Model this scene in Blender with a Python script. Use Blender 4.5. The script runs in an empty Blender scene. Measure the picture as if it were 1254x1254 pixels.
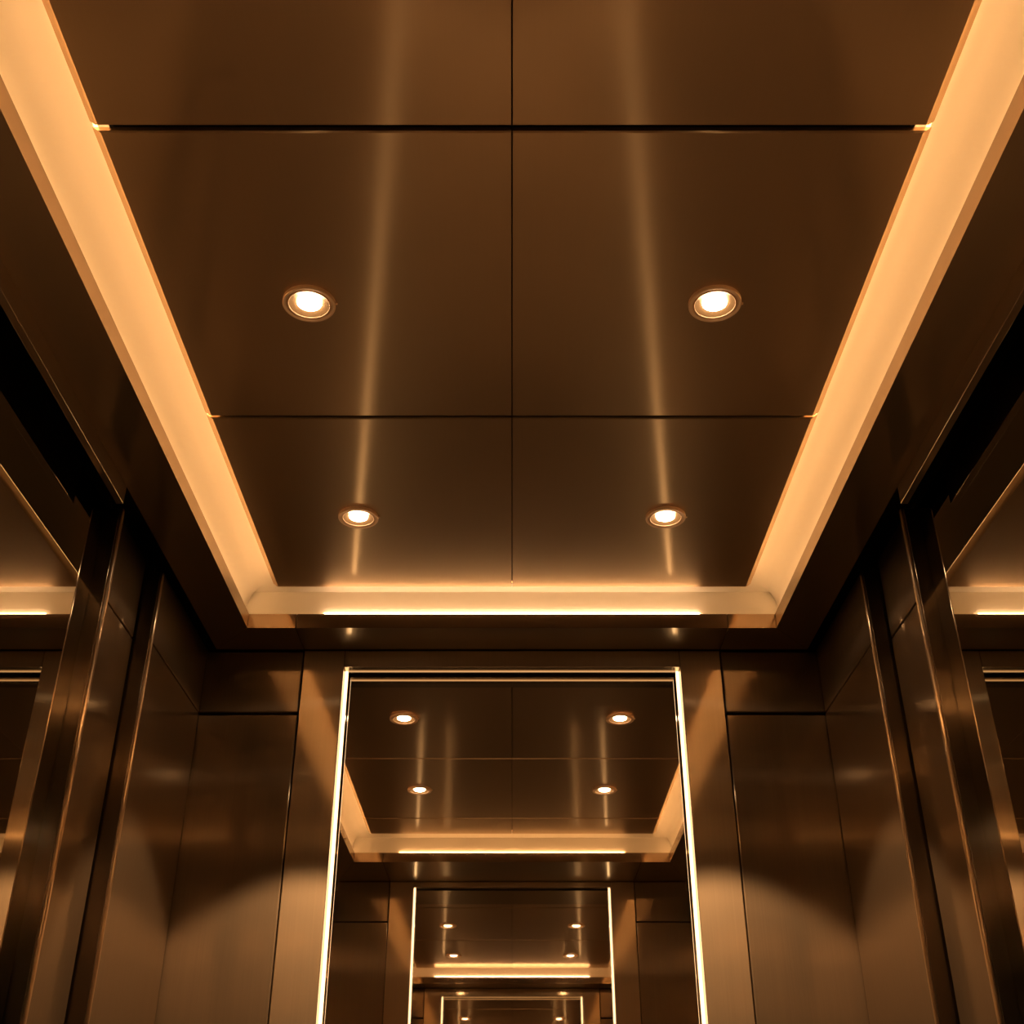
import bpy, bmesh, math
from mathutils import Vector, Matrix

# ---------------------------------------------------------------- units
# "unit" = distance from the lens up to the ceiling panels (1.2 m); the lens is 1.35 m above the floor
S, CZ = 1.2, 1.35
FL = -CZ / S                       # floor level in units
def W(x, y, z): return Vector((x * S, y * S, CZ + z * S))
C = bpy.context.scene.collection
sc = bpy.context.scene

# ---------------------------------------------------------------- key dimensions (units)
Z_PANEL = 1.0                      # underside of the ceiling panels
Z_SOF = 0.9409                     # underside of the perimeter soffit
Z_LEDGE = 0.9707                   # top of the soffit lip
Z_COVE = 1.0225                    # top of the light cove
X_PAN = 0.452; Y_PB = 2.015; Y_PF = 0.718
X_LIP = 0.5174; Y_LB = 2.075; Y_LF = 0.60
SET = 0.008                        # cove wall set back behind the lip
X_SOF = 0.601
Y_BACK = 2.183; Y_FRONT = 0.336
X_A = 0.619; X_B = 0.647; X_G = 0.645; X_WALL = 0.74
Z_TOP = 0.955; Z_SEAM = 0.806
X_OPEN = 0.3332; X_LED = 0.3400; LED_IN = 0.025; X_STILE = 0.4229; Z_OPEN = 0.9036
M_BACK = 2.225; T_BACK = math.radians(0.5)
M_FRONT = 0.319; T_FRONT = math.radians(0.82)

# ---------------------------------------------------------------- materials
def new_mat(name):
    m = bpy.data.materials.new(name); m.use_nodes = True
    nt = m.node_tree; nt.nodes.clear()
    out = nt.nodes.new('ShaderNodeOutputMaterial')
    return m, nt, out
def grain(nt, axis, scale=60.0, stretch=0.01):
    """fine hairline grain: noise stretched along one axis of the object"""
    tc = nt.nodes.new('ShaderNodeTexCoord'); mp = nt.nodes.new('ShaderNodeMapping')
    s = [scale * 8] * 3; s[axis] = scale * 8 * stretch
    mp.inputs['Scale'].default_value = s
    nz = nt.nodes.new('ShaderNodeTexNoise'); nz.inputs['Scale'].default_value = 1.0
    nz.inputs['Detail'].default_value = 3.0
    nt.links.new(tc.outputs['Object'], mp.inputs['Vector']); nt.links.new(mp.outputs['Vector'], nz.inputs['Vector'])
    return nz
def tangent_h(nt):
    """horizontal direction in the surface: normal x up"""
    g = nt.nodes.new('ShaderNodeNewGeometry'); v = nt.nodes.new('ShaderNodeVectorMath'); v.operation = 'CROSS_PRODUCT'
    v.inputs[1].default_value = (0.0003, 0.0002, 1)
    nt.links.new(g.outputs['Normal'], v.inputs[0]); return v
def metal(name, col, r_sharp, r_wide, wide, aniso=0.85, axis=2, bump=0.02, grain_amt=0.06, soft=0.0, gs=60.0):
    m, nt, out = new_mat(name)
    nz = grain(nt, axis, scale=gs)
    mixc = nt.nodes.new('ShaderNodeMix'); mixc.data_type = 'RGBA'
    mixc.inputs['A'].default_value = (*[c * (1 - grain_amt) for c in col], 1)
    mixc.inputs['B'].default_value = (*[min(1, c * (1 + grain_amt)) for c in col], 1)
    nt.links.new(nz.outputs['Fac'], mixc.inputs['Factor'])
    bp = nt.nodes.new('ShaderNodeBump'); bp.inputs['Strength'].default_value = bump; bp.inputs['Distance'].default_value = 0.0004
    nt.links.new(nz.outputs['Fac'], bp.inputs['Height'])
    tg = tangent_h(nt)
    def lobe(r, an):
        p = nt.nodes.new('ShaderNodeBsdfPrincipled')
        p.inputs['Metallic'].default_value = 1; p.inputs['Roughness'].default_value = r
        p.inputs['Anisotropic'].default_value = an
        nt.links.new(mixc.outputs['Result'], p.inputs['Base Color'])
        if an > 0: nt.links.new(tg.outputs['Vector'], p.inputs['Tangent'])
        if bump > 0: nt.links.new(bp.outputs['Normal'], p.inputs['Normal'])
        return p
    a = lobe(r_sharp, 0 if axis != 2 else aniso * 0.5)
    if wide <= 0:
        nt.links.new(a.outputs[0], out.inputs[0]); return m
    if axis == 2 and soft > 0:
        gl = nt.nodes.new('ShaderNodeBsdfAnisotropic'); gl.inputs['Roughness'].default_value = r_wide
        gl.inputs['Anisotropy'].default_value = -0.82
        nt.links.new(mixc.outputs['Result'], gl.inputs['Color']); nt.links.new(tg.outputs['Vector'], gl.inputs['Tangent'])
        sf = lobe(0.44, 0); ms = nt.nodes.new('ShaderNodeMixShader'); ms.inputs[0].default_value = soft
        nt.links.new(gl.outputs[0], ms.inputs[1]); nt.links.new(sf.outputs[0], ms.inputs[2]); b = ms
    else: b = lobe(r_wide, aniso if axis == 2 else 0)
    mx = nt.nodes.new('ShaderNodeMixShader'); mx.inputs[0].default_value = wide
    nt.links.new(a.outputs[0], mx.inputs[1]); nt.links.new(b.outputs[0], mx.inputs[2])
    nt.links.new(mx.outputs[0], out.inputs[0]); return m
def plain(name, col, rough=0.5, metallic=0.0, noise=0.05):
    m, nt, out = new_mat(name)
    p = nt.nodes.new('ShaderNodeBsdfPrincipled')
    p.inputs['Roughness'].default_value = rough; p.inputs['Metallic'].default_value = metallic
    nz = nt.nodes.new('ShaderNodeTexNoise'); nz.inputs['Scale'].default_value = 9
    mixc = nt.nodes.new('ShaderNodeMix'); mixc.data_type = 'RGBA'
    mixc.inputs['A'].default_value = (*[c * (1 - noise) for c in col], 1)
    mixc.inputs['B'].default_value = (*[min(1, c * (1 + noise)) for c in col], 1)
    nt.links.new(nz.outputs['Fac'], mixc.inputs['Factor']); nt.links.new(mixc.outputs['Result'], p.inputs['Base Color'])
    nt.links.new(p.outputs[0], out.inputs[0]); return m
def glow(name, col, strength):
    m, nt, out = new_mat(name)
    e = nt.nodes.new('ShaderNodeEmission'); e.inputs[0].default_value = (*col, 1); e.inputs[1].default_value = strength
    nt.links.new(e.outputs[0], out.inputs[0]); return m

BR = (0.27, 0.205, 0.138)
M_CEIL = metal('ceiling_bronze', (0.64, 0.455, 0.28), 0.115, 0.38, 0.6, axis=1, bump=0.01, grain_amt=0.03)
M_SOFF = metal('soffit_bronze', (0.60, 0.47, 0.32), 0.14, 0.34, 0.4, axis=1, bump=0.0, grain_amt=0.03)
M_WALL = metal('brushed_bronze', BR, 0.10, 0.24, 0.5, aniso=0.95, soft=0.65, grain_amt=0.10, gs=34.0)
M_STILE = metal('satin_bronze', (0.52, 0.40, 0.27), 0.08, 0.24, 0.45, aniso=0.95, soft=0.65, grain_amt=0.08, gs=34.0)
M_TRIM = metal('polished_bronze', (0.78, 0.60, 0.42), 0.12, 0.3, 0.3, bump=0)
M_LIP = metal('lip_bronze', (0.36, 0.265, 0.175), 0.06, 0.3, 0.3, bump=0)
M_MIRROR = plain('mirror_silver', (0.86, 0.80, 0.72), 0.012, 1.0, 0.0)
M_GLASS = plain('tinted_mirror_glass', (0.66, 0.62, 0.54), 0.015, 1.0, 0.0)
M_BLACK = plain('black_backing', (0.006, 0.005, 0.004), 0.7)
M_DARK = plain('dark_gasket', (0.02, 0.015, 0.011), 0.35)
M_COVE = plain('cove_white', (0.80, 0.77, 0.72), 0.6, 0, 0.01)
M_POSTF = metal('post_front_darkened', (0.20, 0.155, 0.11), 0.12, 0.3, 0.3, bump=0)  # darkened copy of the polished post metal, for the added front pieces
M_HEADL = glow('header_led', (1.0, 0.52, 0.20), 0.75)
M_FLOOR = plain('dark_stone', (0.024, 0.0185, 0.013), 0.35, 0, 0.3)
M_RING = plain('ring_bronze', (0.92, 0.64, 0.40), 0.34, 0.4)
M_REFL = plain('reflector_bronze', (0.46, 0.28, 0.14), 0.4, 0.5)
LEDC = (1.0, 0.49, 0.17)
M_TAPE = glow('cove_led_tape', LEDC, 6.2)
M_LEDGE = glow('cove_led_ledge', LEDC, 15.5)
M_LEDGEB = glow('cove_led_back', (1.0, 0.58, 0.28), 25.0)
M_STRIP = glow('portal_led', (1.0, 0.66, 0.34), 3.2)
M_LENS = glow('downlight_lens', (1.0, 0.72, 0.44), 40.0)

# ---------------------------------------------------------------- helpers
def bm_box(bm, x0, x1, y0, y1, z0, z1, bev=0.0, seg=2):
    """box in units; bev in metres"""
    t = bmesh.new()
    lo, hi = W(min(x0, x1), y0, z0), W(max(x0, x1), y1, z1)
    bmesh.ops.create_cube(t, size=1)
    for v in t.verts:
        v.co = Vector([(lo[i] + hi[i]) / 2 + v.co[i] * (hi[i] - lo[i]) for i in range(3)])
    if bev > 0:
        bmesh.ops.bevel(t, geom=t.edges[:], offset=bev, segments=seg, profile=0.5, affect='EDGES')
    me = bpy.data.meshes.new('t'); t.to_mesh(me); t.free(); bm.from_mesh(me); bpy.data.meshes.remove(me)
def obj(name, bm, mat, parent=None, smooth=False):
    bmesh.ops.recalc_face_normals(bm, faces=bm.faces[:])
    xs = [v.co.x for v in bm.verts]; ys = [v.co.y for v in bm.verts]; zs = [v.co.z for v in bm.verts]
    o_ = Vector(((min(xs) + max(xs)) / 2, (min(ys) + max(ys)) / 2, min(zs)))
    for v in bm.verts: v.co -= o_
    me = bpy.data.meshes.new(name); bm.to_mesh(me); bm.free()
    for m in (mat if isinstance(mat, (list, tuple)) else [mat]): me.materials.append(m)
    o = bpy.data.objects.new(name, me); C.objects.link(o)
    if parent is not None:
        o.parent = parent; o.location = o_ - parent.location
    else: o.location = o_
    return o
def box(name, mat, b, bev=0.0, parent=None, seg=2):
    bm = bmesh.new(); bm_box(bm, *b, bev=bev, seg=seg); return obj(name, bm, mat, parent)
def tag(o, label, cat, group=None):
    o['label'] = label; o['category'] = cat; o['kind'] = 'thing'
    if group: o['group'] = group
    return o
def thing(name, loc, label, cat, group=None):
    o = bpy.data.objects.new(name, None); C.objects.link(o); o.location = loc; o.empty_display_size = 0.1
    return tag(o, label, cat, group)
def struct(o): o['kind'] = 'structure'; return o
def prism(bm, ring, axis, a, b):
    """extrude a 2-D ring (units) along an axis: axis 1 -> ring is (x,z) extruded in y; axis 0 -> ring is (y,z) extruded in x; a,b: functions or numbers"""
    def P(q, t): return W(q[0], t, q[1]) if axis == 1 else W(t, q[0], q[1])
    fa = a if callable(a) else (lambda q: a); fb = b if callable(b) else (lambda q: b)
    va = [bm.verts.new(P(q, fa(q))) for q in ring]; vb = [bm.verts.new(P(q, fb(q))) for q in ring]
    n = len(ring)
    for i in range(n): bm.faces.new((va[i], va[(i + 1) % n], vb[(i + 1) % n], vb[i]))
    bm.faces.new(va); bm.faces.new(vb[::-1])
def poly(bm, pts): bm.faces.new([bm.verts.new(W(*p)) for p in pts])
SIDES = ((-1, 'left'), (1, 'right'))

# ---------------------------------------------------------------- shell
struct(box('floor', M_FLOOR, (-X_WALL, X_WALL, -0.6, 2.34, FL - 0.05, FL)))
struct(box('ceiling', M_BLACK, (-X_WALL, X_WALL, Y_FRONT - 0.02, 2.34, 1.06, 1.10)))
struct(box('wall_back', M_BLACK, (-X_WALL, X_WALL, 2.275, 2.34, FL, 1.06)))
for s, nm in SIDES:
    struct(box('wall_' + nm, M_BLACK, (s * 0.705, s * X_WALL, 0.30, 2.275, FL, 1.06)))
# front wall above and beside the open doorway (the lens looks in through the doorway)
Z_HEAD = 0.464
bm = bmesh.new()
bm_box(bm, -0.705, 0.705, 0.28, 0.3063, Z_HEAD, 1.06)
for s in (-1, 1): bm_box(bm, s * 0.52, s * 0.705, 0.28, 0.3063, FL, Z_HEAD)
struct(obj('wall_front', bm, M_BLACK))

# ---------------------------------------------------------------- perimeter soffit with its lip (mitred at the corners)
def soffit_side(s):
    bm = bmesh.new()
    ring = [(s * X_LIP, Z_SOF), (s * X_SOF, Z_SOF), (s * X_SOF, Z_SOF + 0.02), (s * (X_LIP + 0.02), Z_SOF + 0.02),
            (s * (X_LIP + 0.02), Z_LEDGE), (s * X_LIP, Z_LEDGE)]
    fa = lambda q: Y_LF - (abs(q[0]) - X_LIP) / (X_SOF - X_LIP) * (Y_LF - Y_FRONT)
    fb = lambda q: Y_LB + (abs(q[0]) - X_LIP) / (X_SOF - X_LIP) * (2.181 - Y_LB)
    prism(bm, ring, 1, fa, fb)
    return bm
def soffit_end(y_lip, y_out):
    bm = bmesh.new(); d = 1 if y_out > y_lip else -1
    ring = [(y_lip, Z_SOF), (y_out, Z_SOF), (y_out, Z_SOF + 0.02), (y_lip + d * 0.02, Z_SOF + 0.02),
            (y_lip + d * 0.02, Z_LEDGE), (y_lip, Z_LEDGE)]
    mit = lambda q: X_LIP + (q[0] - y_lip) / (y_out - y_lip) * (X_SOF - X_LIP) - 0.0006
    cuts = [-1, -X_STILE, X_STILE, 1]
    for i in range(3):
        a = (lambda q: -mit(q)) if i == 0 else cuts[i] + 0.0006
        b = mit if i == 2 else cuts[i + 1] - 0.0006
        prism(bm, ring, 0, a, b)
    return bm
trims = [obj('trim_1', soffit_side(-1), M_SOFF), obj('trim_2', soffit_side(1), M_SOFF),
         obj('trim_3', soffit_end(Y_LB, 2.181), M_SOFF), obj('trim_4', soffit_end(Y_LF, Y_FRONT), M_SOFF)]
for t in trims:
    struct(t); t.data.materials.append(M_LIP)
    for p in t.data.polygons:                     # the upright lip faces are polished
        if abs(p.normal.z) < 0.1: p.material_index = 1
# closing pieces that join the far ends of the soffit to the side slots
for n, s in ((5, -1), (6, 1)):
    bm = bmesh.new()
    bm_box(bm, s * X_SOF, s * 0.612, Y_FRONT, 1.545, 0.910, 0.99, bev=0.0006)     # rail over the tinted glass
    struct(obj('trim_%d' % n, bm, M_SOFF))

# ---------------------------------------------------------------- light cove on four sides
XI, YIB, YIF = 0.444, Y_PB - 0.008, Y_PF + 0.008    # how far the lining runs in over the panels
XO, YOB, YOF = X_LIP + SET, Y_LB + SET, Y_LF - SET
cove_lbl = {
 'left': 'long glowing light cove running along the left side of the ceiling',
 'right': 'long glowing light cove running along the right side of the ceiling',
 'back': 'short bright light cove across the ceiling above the back mirror',
 'front': 'light cove at the front of the ceiling, seen only in the back mirror'}
def cove(side):
    t = thing('cove_light', W({'left': -.49, 'right': .49}.get(side, 0), {'back': 2.05, 'front': .62}.get(side, 1.3), Z_LEDGE), cove_lbl[side], 'cove light', 'ceiling light coves')
    bm = bmesh.new(); e = 0.0004
    if side in ('left', 'right'):
        s = -1 if side == 'left' else 1
        rf = 0.034; zc = Z_COVE - 0.0003
        pr = [(XI, zc)] + [(XO - rf + rf * math.sin(a), zc - rf + rf * math.cos(a)) for a in [math.pi / 2 * k / 12 for k in range(13)]] + [(XO, Z_LEDGE)]
        tt = lambda x: (x - XI) / (XO - XI)
        va = [bm.verts.new(W(s * x, YIF + tt(x) * (YOF - YIF), z)) for x, z in pr]; vb = [bm.verts.new(W(s * x, YIB + tt(x) * (YOB - YIB), z)) for x, z in pr]
        for i in range(len(pr) - 1): bm.faces.new((va[i], va[i + 1], vb[i + 1], vb[i])).smooth = True
        poly(bm, [(s * XI, YIF, Z_COVE), (s * XI, YIB, Z_COVE), (s * XI, YIB, 1.0085), (s * XI, YIF, 1.0085)])  # unseen baffle, added so the strips don't leak light over the panels
        poly(bm, [(s * XO, YOF, Z_LEDGE), (s * XO, YOB, Z_LEDGE), (s * (X_LIP + .002), Y_LB, Z_LEDGE + e), (s * (X_LIP + .002), Y_LF, Z_LEDGE + e)])
    else:
        yi, yo, yl = (YIB, YOB, Y_LB) if side == 'back' else (YIF, YOF, Y_LF)
        d = 1 if side == 'back' else -1
        poly(bm, [(-XI, yi, Z_COVE), (XI, yi, Z_COVE), (XO, yo, Z_COVE), (-XO, yo, Z_COVE)])
        poly(bm, [(-XO, yo, Z_COVE), (XO, yo, Z_COVE), (XO, yo, Z_LEDGE), (-XO, yo, Z_LEDGE)])
        poly(bm, [(-XI, yi, Z_COVE), (XI, yi, Z_COVE), (XI, yi, 1.0085), (-XI, yi, 1.0085)])  # end baffle, likewise added to hold back strip light
        poly(bm, [(-XO, yo, Z_LEDGE), (XO, yo, Z_LEDGE), (X_LIP, yl + d * .002, Z_LEDGE + e), (-X_LIP, yl + d * .002, Z_LEDGE + e)])
    lin = obj('lining', bm, M_COVE, t)
    w, h = 0.0035, 0.003
    if side in ('left', 'right'):
        xa, xb = X_PAN + 0.0075, X_LIP + 0.0042
        box('light_strip', M_TAPE, (s * (xa - w / 2), s * (xa + w / 2), Y_PF, Y_PB - 0.02, 1.0088, 1.0088 + h), parent=t)
        box('light_strip', M_LEDGE, (s * (xb - w / 2), s * (xb + w / 2), Y_LF + .01, Y_LB - .02, Z_LEDGE + .0008, Z_LEDGE + .0008 + h), parent=t)
    else:
        ya, yb = (Y_PB - 0.003, Y_LB + 0.0045) if side == 'back' else (Y_PF + 0.003, Y_LF - 0.0045)
        box('light_strip', M_TAPE, (-0.40, 0.40, ya - w / 2, ya + w / 2, 1.0088, 1.0088 + h), parent=t)
        box('light_strip', M_LEDGEB if side == 'back' else M_LEDGE, (-0.37, 0.37, yb - w / 2, yb + w / 2, Z_LEDGE + .0008, Z_LEDGE + .0008 + h), parent=t)
for sd in ('left', 'right', 'back', 'front'): cove(sd)

# ---------------------------------------------------------------- ceiling panels
rows = [(Y_PF, 0.8845, 'front'), (0.8925, 1.4375, 'middle'), (1.4435, Y_PB, 'rear')]
lbl_row = {'front': 'plain bronze ceiling panel, {} half, foremost row without downlights',
           'middle': 'bronze ceiling panel holding the larger near downlight, {} half',
           'rear': 'bronze ceiling panel next to the back light cove, {} half'}
for y0, y1, rn in rows:
    for s, nm in SIDES:
        bm = bmesh.new()
        c, co, zt = 0.0018, 0.0105, Z_PANEL + 0.0075
        xi = 0.0005
        b0 = [(s * (xi + c * .3), y0 + c, Z_PANEL), (s * X_PAN, y0 + c, Z_PANEL), (s * X_PAN, y1 - c, Z_PANEL), (s * (xi + c * .3), y1 - c, Z_PANEL)]
        b1 = [(s * xi, y0, Z_PANEL + .0018), (s * (X_PAN + co * .35), y0, Z_PANEL + .0022), (s * (X_PAN + co * .35), y1, Z_PANEL + .0022), (s * xi, y1, Z_PANEL + .0018)]
        b2 = [(s * xi, y0, zt), (s * (X_PAN + co), y0, zt), (s * (X_PAN + co), y1, zt), (s * xi, y1, zt)]
        rings = [[bm.verts.new(W(*p)) for p in r] for r in (b0, b1, b2)]
        bm.faces.new(rings[0]); bm.faces.new(rings[2])
        for k in range(2):
            for i in range(4): bm.faces.new((rings[k][i], rings[k][(i + 1) % 4], rings[k + 1][(i + 1) % 4], rings[k + 1][i]))
        o = obj('ceiling_panel', bm, M_CEIL)
        tag(o, lbl_row[rn].format(nm), 'ceiling panel', 'bronze ceiling panels')
# unseen dark board added above the panels so the joints show black
struct(box('trim_7', M_BLACK, (-XI + .004, XI - .004, YIF + .004, YIB - .004, 1.0095, 1.0215)))

# ---------------------------------------------------------------- downlights
def lathe(prof, seg=64):
    bm = bmesh.new(); rr = []
    for r, z in prof:
        rr.append([bm.verts.new((r * math.cos(2 * math.pi * i / seg), r * math.sin(2 * math.pi * i / seg), z)) for i in range(seg)])
    for a, b in zip(rr, rr[1:]):
        for i in range(seg): bm.faces.new((a[i], a[(i + 1) % seg], b[(i + 1) % seg], b[i]))
    return bm, rr
def child(name, bm, mat, parent, smooth=True):
    bmesh.ops.recalc_face_normals(bm, faces=bm.faces[:])
    me = bpy.data.meshes.new(name); bm.to_mesh(me); bm.free(); me.materials.append(mat)
    if smooth:
        for p in me.polygons: p.use_smooth = True
        me.set_sharp_from_angle(angle=math.radians(35))
    o = bpy.data.objects.new(name, me); C.objects.link(o); o.parent = parent; return o
first = None
spots = [(-1, 1.1766, 'larger of the two downlights left of the ceiling joint, in the middle panel row'),
         (1, 1.1766, 'larger of the two downlights right of the ceiling joint, in the middle panel row'),
         (-1, 1.739, 'smaller of the two downlights left of the ceiling joint, near the back cove'),
         (1, 1.739, 'smaller of the two downlights right of the ceiling joint, near the back cove')]
for s, y, lb in spots:
    loc = W(s * 0.2655, y, Z_PANEL)
    if first is None:
        t = thing('downlight', loc, lb, 'downlight', 'recessed ceiling downlights')
        R = 0.0345 * S
        bm, _ = lathe([(R, -.0002), (R, -.0062), (R - .0006, -.0070), (R - .0016, -.0072), (R - .0072, -.0052), (R - .0078, -.0044), (R - .0084, -.0056),
                       (R - .0092, -.0060), (R - .0100, -.0054), (R - .0100, -.0006)])
        child('bezel', bm, M_RING, t)
        bm, _ = lathe([(R - .0102, -.0050), (R - .0130, -.0038), (R - .0180, -.0018), (0.0203, -.0010)])
        child('reflector', bm, M_REFL, t)
        bm, rr = lathe([(0.0196, -.0007), (0.0190, -.0026), (0.0165, -.0042), (0.011, -.0053), (0.004, -.0058)])
        bm.faces.new(rr[-1]); child('lens', bm, M_LENS, t)
        bm = bmesh.new(); bmesh.ops.create_cube(bm, size=1)
        for v in bm.verts: v.co = Vector((v.co.x * .004 + R + .0012, v.co.y * .003, v.co.z * .003 - .0030))
        child('clip', bm, M_RING, t, False)
        first = t
    else:
        t = first.copy(); C.objects.link(t); t.location = loc; t['label'] = lb
        for ch in first.children:
            c = ch.copy(); C.objects.link(c); c.parent = t

for s, y, lb in spots:
    l = bpy.data.lights.new('downlight_beam', 'SPOT'); l.energy = 300; l.color = (1.0, 0.58, 0.28)
    l.spot_size = math.radians(57); l.spot_blend = 0.22; l.shadow_soft_size = 0.012
    o = bpy.data.objects.new('downlight_beam', l); C.objects.link(o); o.location = W(s * 0.2655, y, Z_PANEL - 0.012)
    o.rotation_euler = (math.radians(14 if y > 1.5 else 0), math.radians(-8.6 * s), 0)     # the rear pair is turned a little to the back wall

# ---------------------------------------------------------------- portal (back and front walls): stiles, header, light lines, mirror
def portal(y_face, d, where):
    """d=+1: wall faces -Y (back); d=-1: wall faces +Y (front)"""
    yb = y_face + d * (0.034 if d > 0 else 0.0295)
    z0 = FL if d > 0 else Z_HEAD
    zt = Z_OPEN if d > 0 else 0.921
    rec = LED_IN if d > 0 else 0.012
    Y = lambda a, b: (min(a, b), max(a, b))
    far = '' if d > 0 else ' of the front wall, seen only in the back mirror'
    for s, nm in SIDES:
        tag(box('portal_stile', M_STILE, (s * X_LED, s * (X_STILE - .0012), *Y(y_face, yb), z0, 0.9392), 0.0015),
            ('bright satin bronze stile at the %s side of the back mirror' % nm) if d > 0 else 'bronze stile at the %s%s' % (nm, far), 'mirror frame', 'mirror portal stiles')
        tag(box('light_line', M_STRIP, (s * (X_OPEN), s * (X_LED - .0004), *Y(y_face + d * (rec - .002), y_face + d * rec), z0, zt), 0.0),
            ('thin upright white light line along the %s edge of the back mirror' % nm) if d > 0 else 'upright light line at the %s%s' % (nm, far), 'light strip', 'upright light lines')
        struct(box('trim_8', M_STILE, (s * X_OPEN, s * (X_LED - .0004), *Y(y_face + d * (rec + .0005), yb), z0, zt)))
        if d > 0:
            # the panels between the stile and the corner
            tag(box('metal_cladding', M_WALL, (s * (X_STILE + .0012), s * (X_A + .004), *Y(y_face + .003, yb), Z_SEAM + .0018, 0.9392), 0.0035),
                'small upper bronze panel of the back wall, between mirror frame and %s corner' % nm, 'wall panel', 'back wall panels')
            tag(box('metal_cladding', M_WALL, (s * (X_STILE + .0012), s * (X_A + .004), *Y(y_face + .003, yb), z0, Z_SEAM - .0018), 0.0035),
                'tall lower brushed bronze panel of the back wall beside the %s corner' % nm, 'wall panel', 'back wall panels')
        else:
            tag(box('metal_cladding', M_WALL, (s * (X_STILE + .0012), s * (X_A - .001), *Y(y_face, yb), z0, Z_SEAM - .0015), 0.0025), 'lower bronze panel at the %s%s' % (nm, far), 'wall panel', 'front wall panels')
            tag(box('metal_cladding', M_WALL, (s * (X_STILE + .0012), s * (X_A - .001), *Y(y_face, yb), Z_SEAM + .0015, 0.9392), 0.0025), 'upper bronze panel at the %s%s' % (nm, far), 'wall panel', 'front wall panels')
    tag(box('portal_header', M_STILE, (-X_LED + .0006, X_LED - .0006, *Y(y_face, yb), zt, 0.9392), 0.0015),
        'narrow horizontal bronze header above the back mirror' if d > 0 else 'bronze header' + far, 'mirror frame', 'mirror portal headers')
tag(box('light_line', M_HEADL, (-X_OPEN + .001, X_OPEN - .001, 2.2035, 2.2060, Z_OPEN - .0020, Z_OPEN)),
    'dim horizontal light line under the header, along the top edge of the back mirror', 'light strip')
portal(Y_BACK, 1, 'back'); portal(Y_FRONT, -1, 'front')
def mirror(M, tilt, d, z0, z1, label):
    t = thing('wall_mirror', W(0, M, z0), label, 'mirror', 'facing mirrors')
    bm = bmesh.new()
    th = 0.006 / S
    for zz, dy in ((z0, 0), (z1, 0), (z1, th), (z0, th)): pass
    sh = lambda z: M + d * math.tan(tilt) * (z - 0.5)     # the glass leans by a fraction of a degree
    pts = []
    for x in (-X_LED + .001, X_LED - .001):
        pts += [W(x, sh(z0), z0), W(x, sh(z1), z1), W(x, sh(z1) + d * th, z1), W(x, sh(z0) + d * th, z0)]
    v = [bm.verts.new(p) for p in pts]
    for f in ((0, 1, 2, 3), (4, 5, 6, 7), (0, 1, 5, 4), (1, 2, 6, 5), (2, 3, 7, 6), (3, 0, 4, 7)): bm.faces.new([v[i] for i in f])
    obj('mirror_glass', bm, M_MIRROR, t)
    return t
mirror(M_BACK, T_BACK, 1, FL, Z_OPEN + 0.012, 'large mirror in the middle of the back wall, repeating the lit ceiling')
mirror(M_FRONT, T_FRONT, -1, Z_HEAD + 0.004, Z_OPEN + 0.012, 'mirror of the front wall, seen only as the smaller frame in the back mirror')

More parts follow.
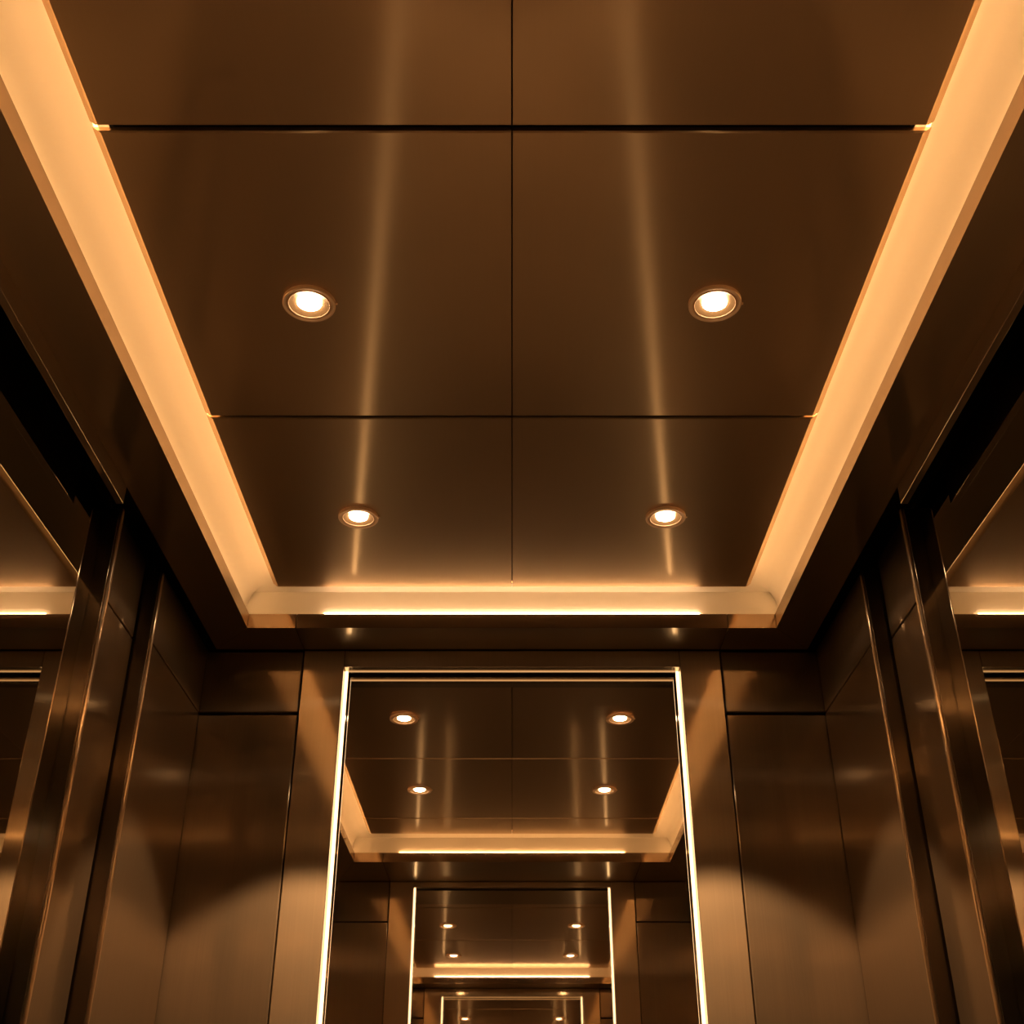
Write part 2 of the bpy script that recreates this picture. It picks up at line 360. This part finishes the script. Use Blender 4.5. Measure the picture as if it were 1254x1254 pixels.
# ---------------------------------------------------------------- side walls
for s, nm in SIDES:
    # tinted mirror glass
    t = thing('tinted_mirror', W(s * X_G, 0.98, FL), 'wide dark tinted mirror on the %s wall, reflecting the ceiling cove' % nm, 'mirror', 'tinted side mirrors')
    box('tinted_glass', M_GLASS, (s * X_G, s * (X_G + .005), Y_FRONT + .01, 1.5925, FL, 0.932), parent=t)
    # slim post between glass and panels
    t = thing('metal_post', W(s * X_A, 1.600, FL), 'slim bright-edged metal post ending the tinted mirror on the %s wall' % nm, 'post', 'side wall posts')
    box('post_face', M_TRIM, (s * X_A, s * (X_A + .022), 1.598, 1.6085, FL, 0.935), 0.0042, parent=t, seg=5)
    box('front_darkening', M_POSTF, (s * (X_A + .0045), s * (X_G + .004), 1.594, 1.5976, FL, 0.930), 0.0006, parent=t)  # added sheet: the post front's darkness is put into its colour
    box('post_gasket', M_DARK, (s * (X_A + .0225), s * (X_G + .004), 1.600, 1.6085, FL, 0.940), 0.0, parent=t)
    # recessed narrow panel
    for z0, z1, w_ in ((FL, Z_SEAM - .0012, 'tall lower'), (Z_SEAM + .0012, Z_TOP, 'short upper')):
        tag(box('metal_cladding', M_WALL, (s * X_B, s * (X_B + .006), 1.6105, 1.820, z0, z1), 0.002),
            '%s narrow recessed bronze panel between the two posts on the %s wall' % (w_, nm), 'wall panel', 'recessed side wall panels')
    # second post at the end of the corner panel
    t = thing('metal_post', W(s * X_A, 1.834, FL), 'slim bright-edged metal post at the edge of the %s corner panel' % nm, 'post', 'side wall posts')
    box('post_face', M_TRIM, (s * (X_A - .002), s * (X_A + .016), 1.832, 1.8405, FL, 0.940), 0.0042, parent=t, seg=5)
    box('front_darkening', M_POSTF, (s * (X_A + .0025), s * 0.66, 1.828, 1.8316, FL, 0.936), 0.0006, parent=t)  # same added sheet, coloured dark in place of a shaded post front
    box('post_gasket', M_DARK, (s * (X_A + .0165), s * 0.70, 1.834, 1.8405, FL, 0.950), 0.0, parent=t)
    # corner panel
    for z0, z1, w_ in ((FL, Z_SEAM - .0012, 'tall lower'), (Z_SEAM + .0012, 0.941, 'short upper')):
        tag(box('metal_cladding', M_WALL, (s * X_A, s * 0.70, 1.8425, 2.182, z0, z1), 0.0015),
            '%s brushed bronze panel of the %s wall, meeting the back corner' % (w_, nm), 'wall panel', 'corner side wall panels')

# ---------------------------------------------------------------- world, camera, view
w = bpy.data.worlds.new('World'); sc.world = w; w.use_nodes = True
w.node_tree.nodes['Background'].inputs[0].default_value = (1.0, 0.55, 0.25, 1)
w.node_tree.nodes['Background'].inputs[1].default_value = 0.02
cam = bpy.data.cameras.new('camera'); co = bpy.data.objects.new('camera', cam); C.objects.link(co)
cam.sensor_width = 36; cam.lens = 1420 / 1254 * 36; cam.clip_start = 0.02
co.location = W(0, 0, 0); co.rotation_euler = (math.radians(90 + 30.1), 0, 0)
sc.camera = co
sc.view_settings.view_transform = 'Standard'; sc.view_settings.look = 'None'
sc.view_settings.exposure = 0.0; sc.view_settings.gamma = 1
cy = sc.cycles
cy.max_bounces = 16; cy.glossy_bounces = 14; cy.diffuse_bounces = 4
cy.sample_clamp_indirect = 6.0; cy.blur_glossy = 0.2
cy.use_denoising = True
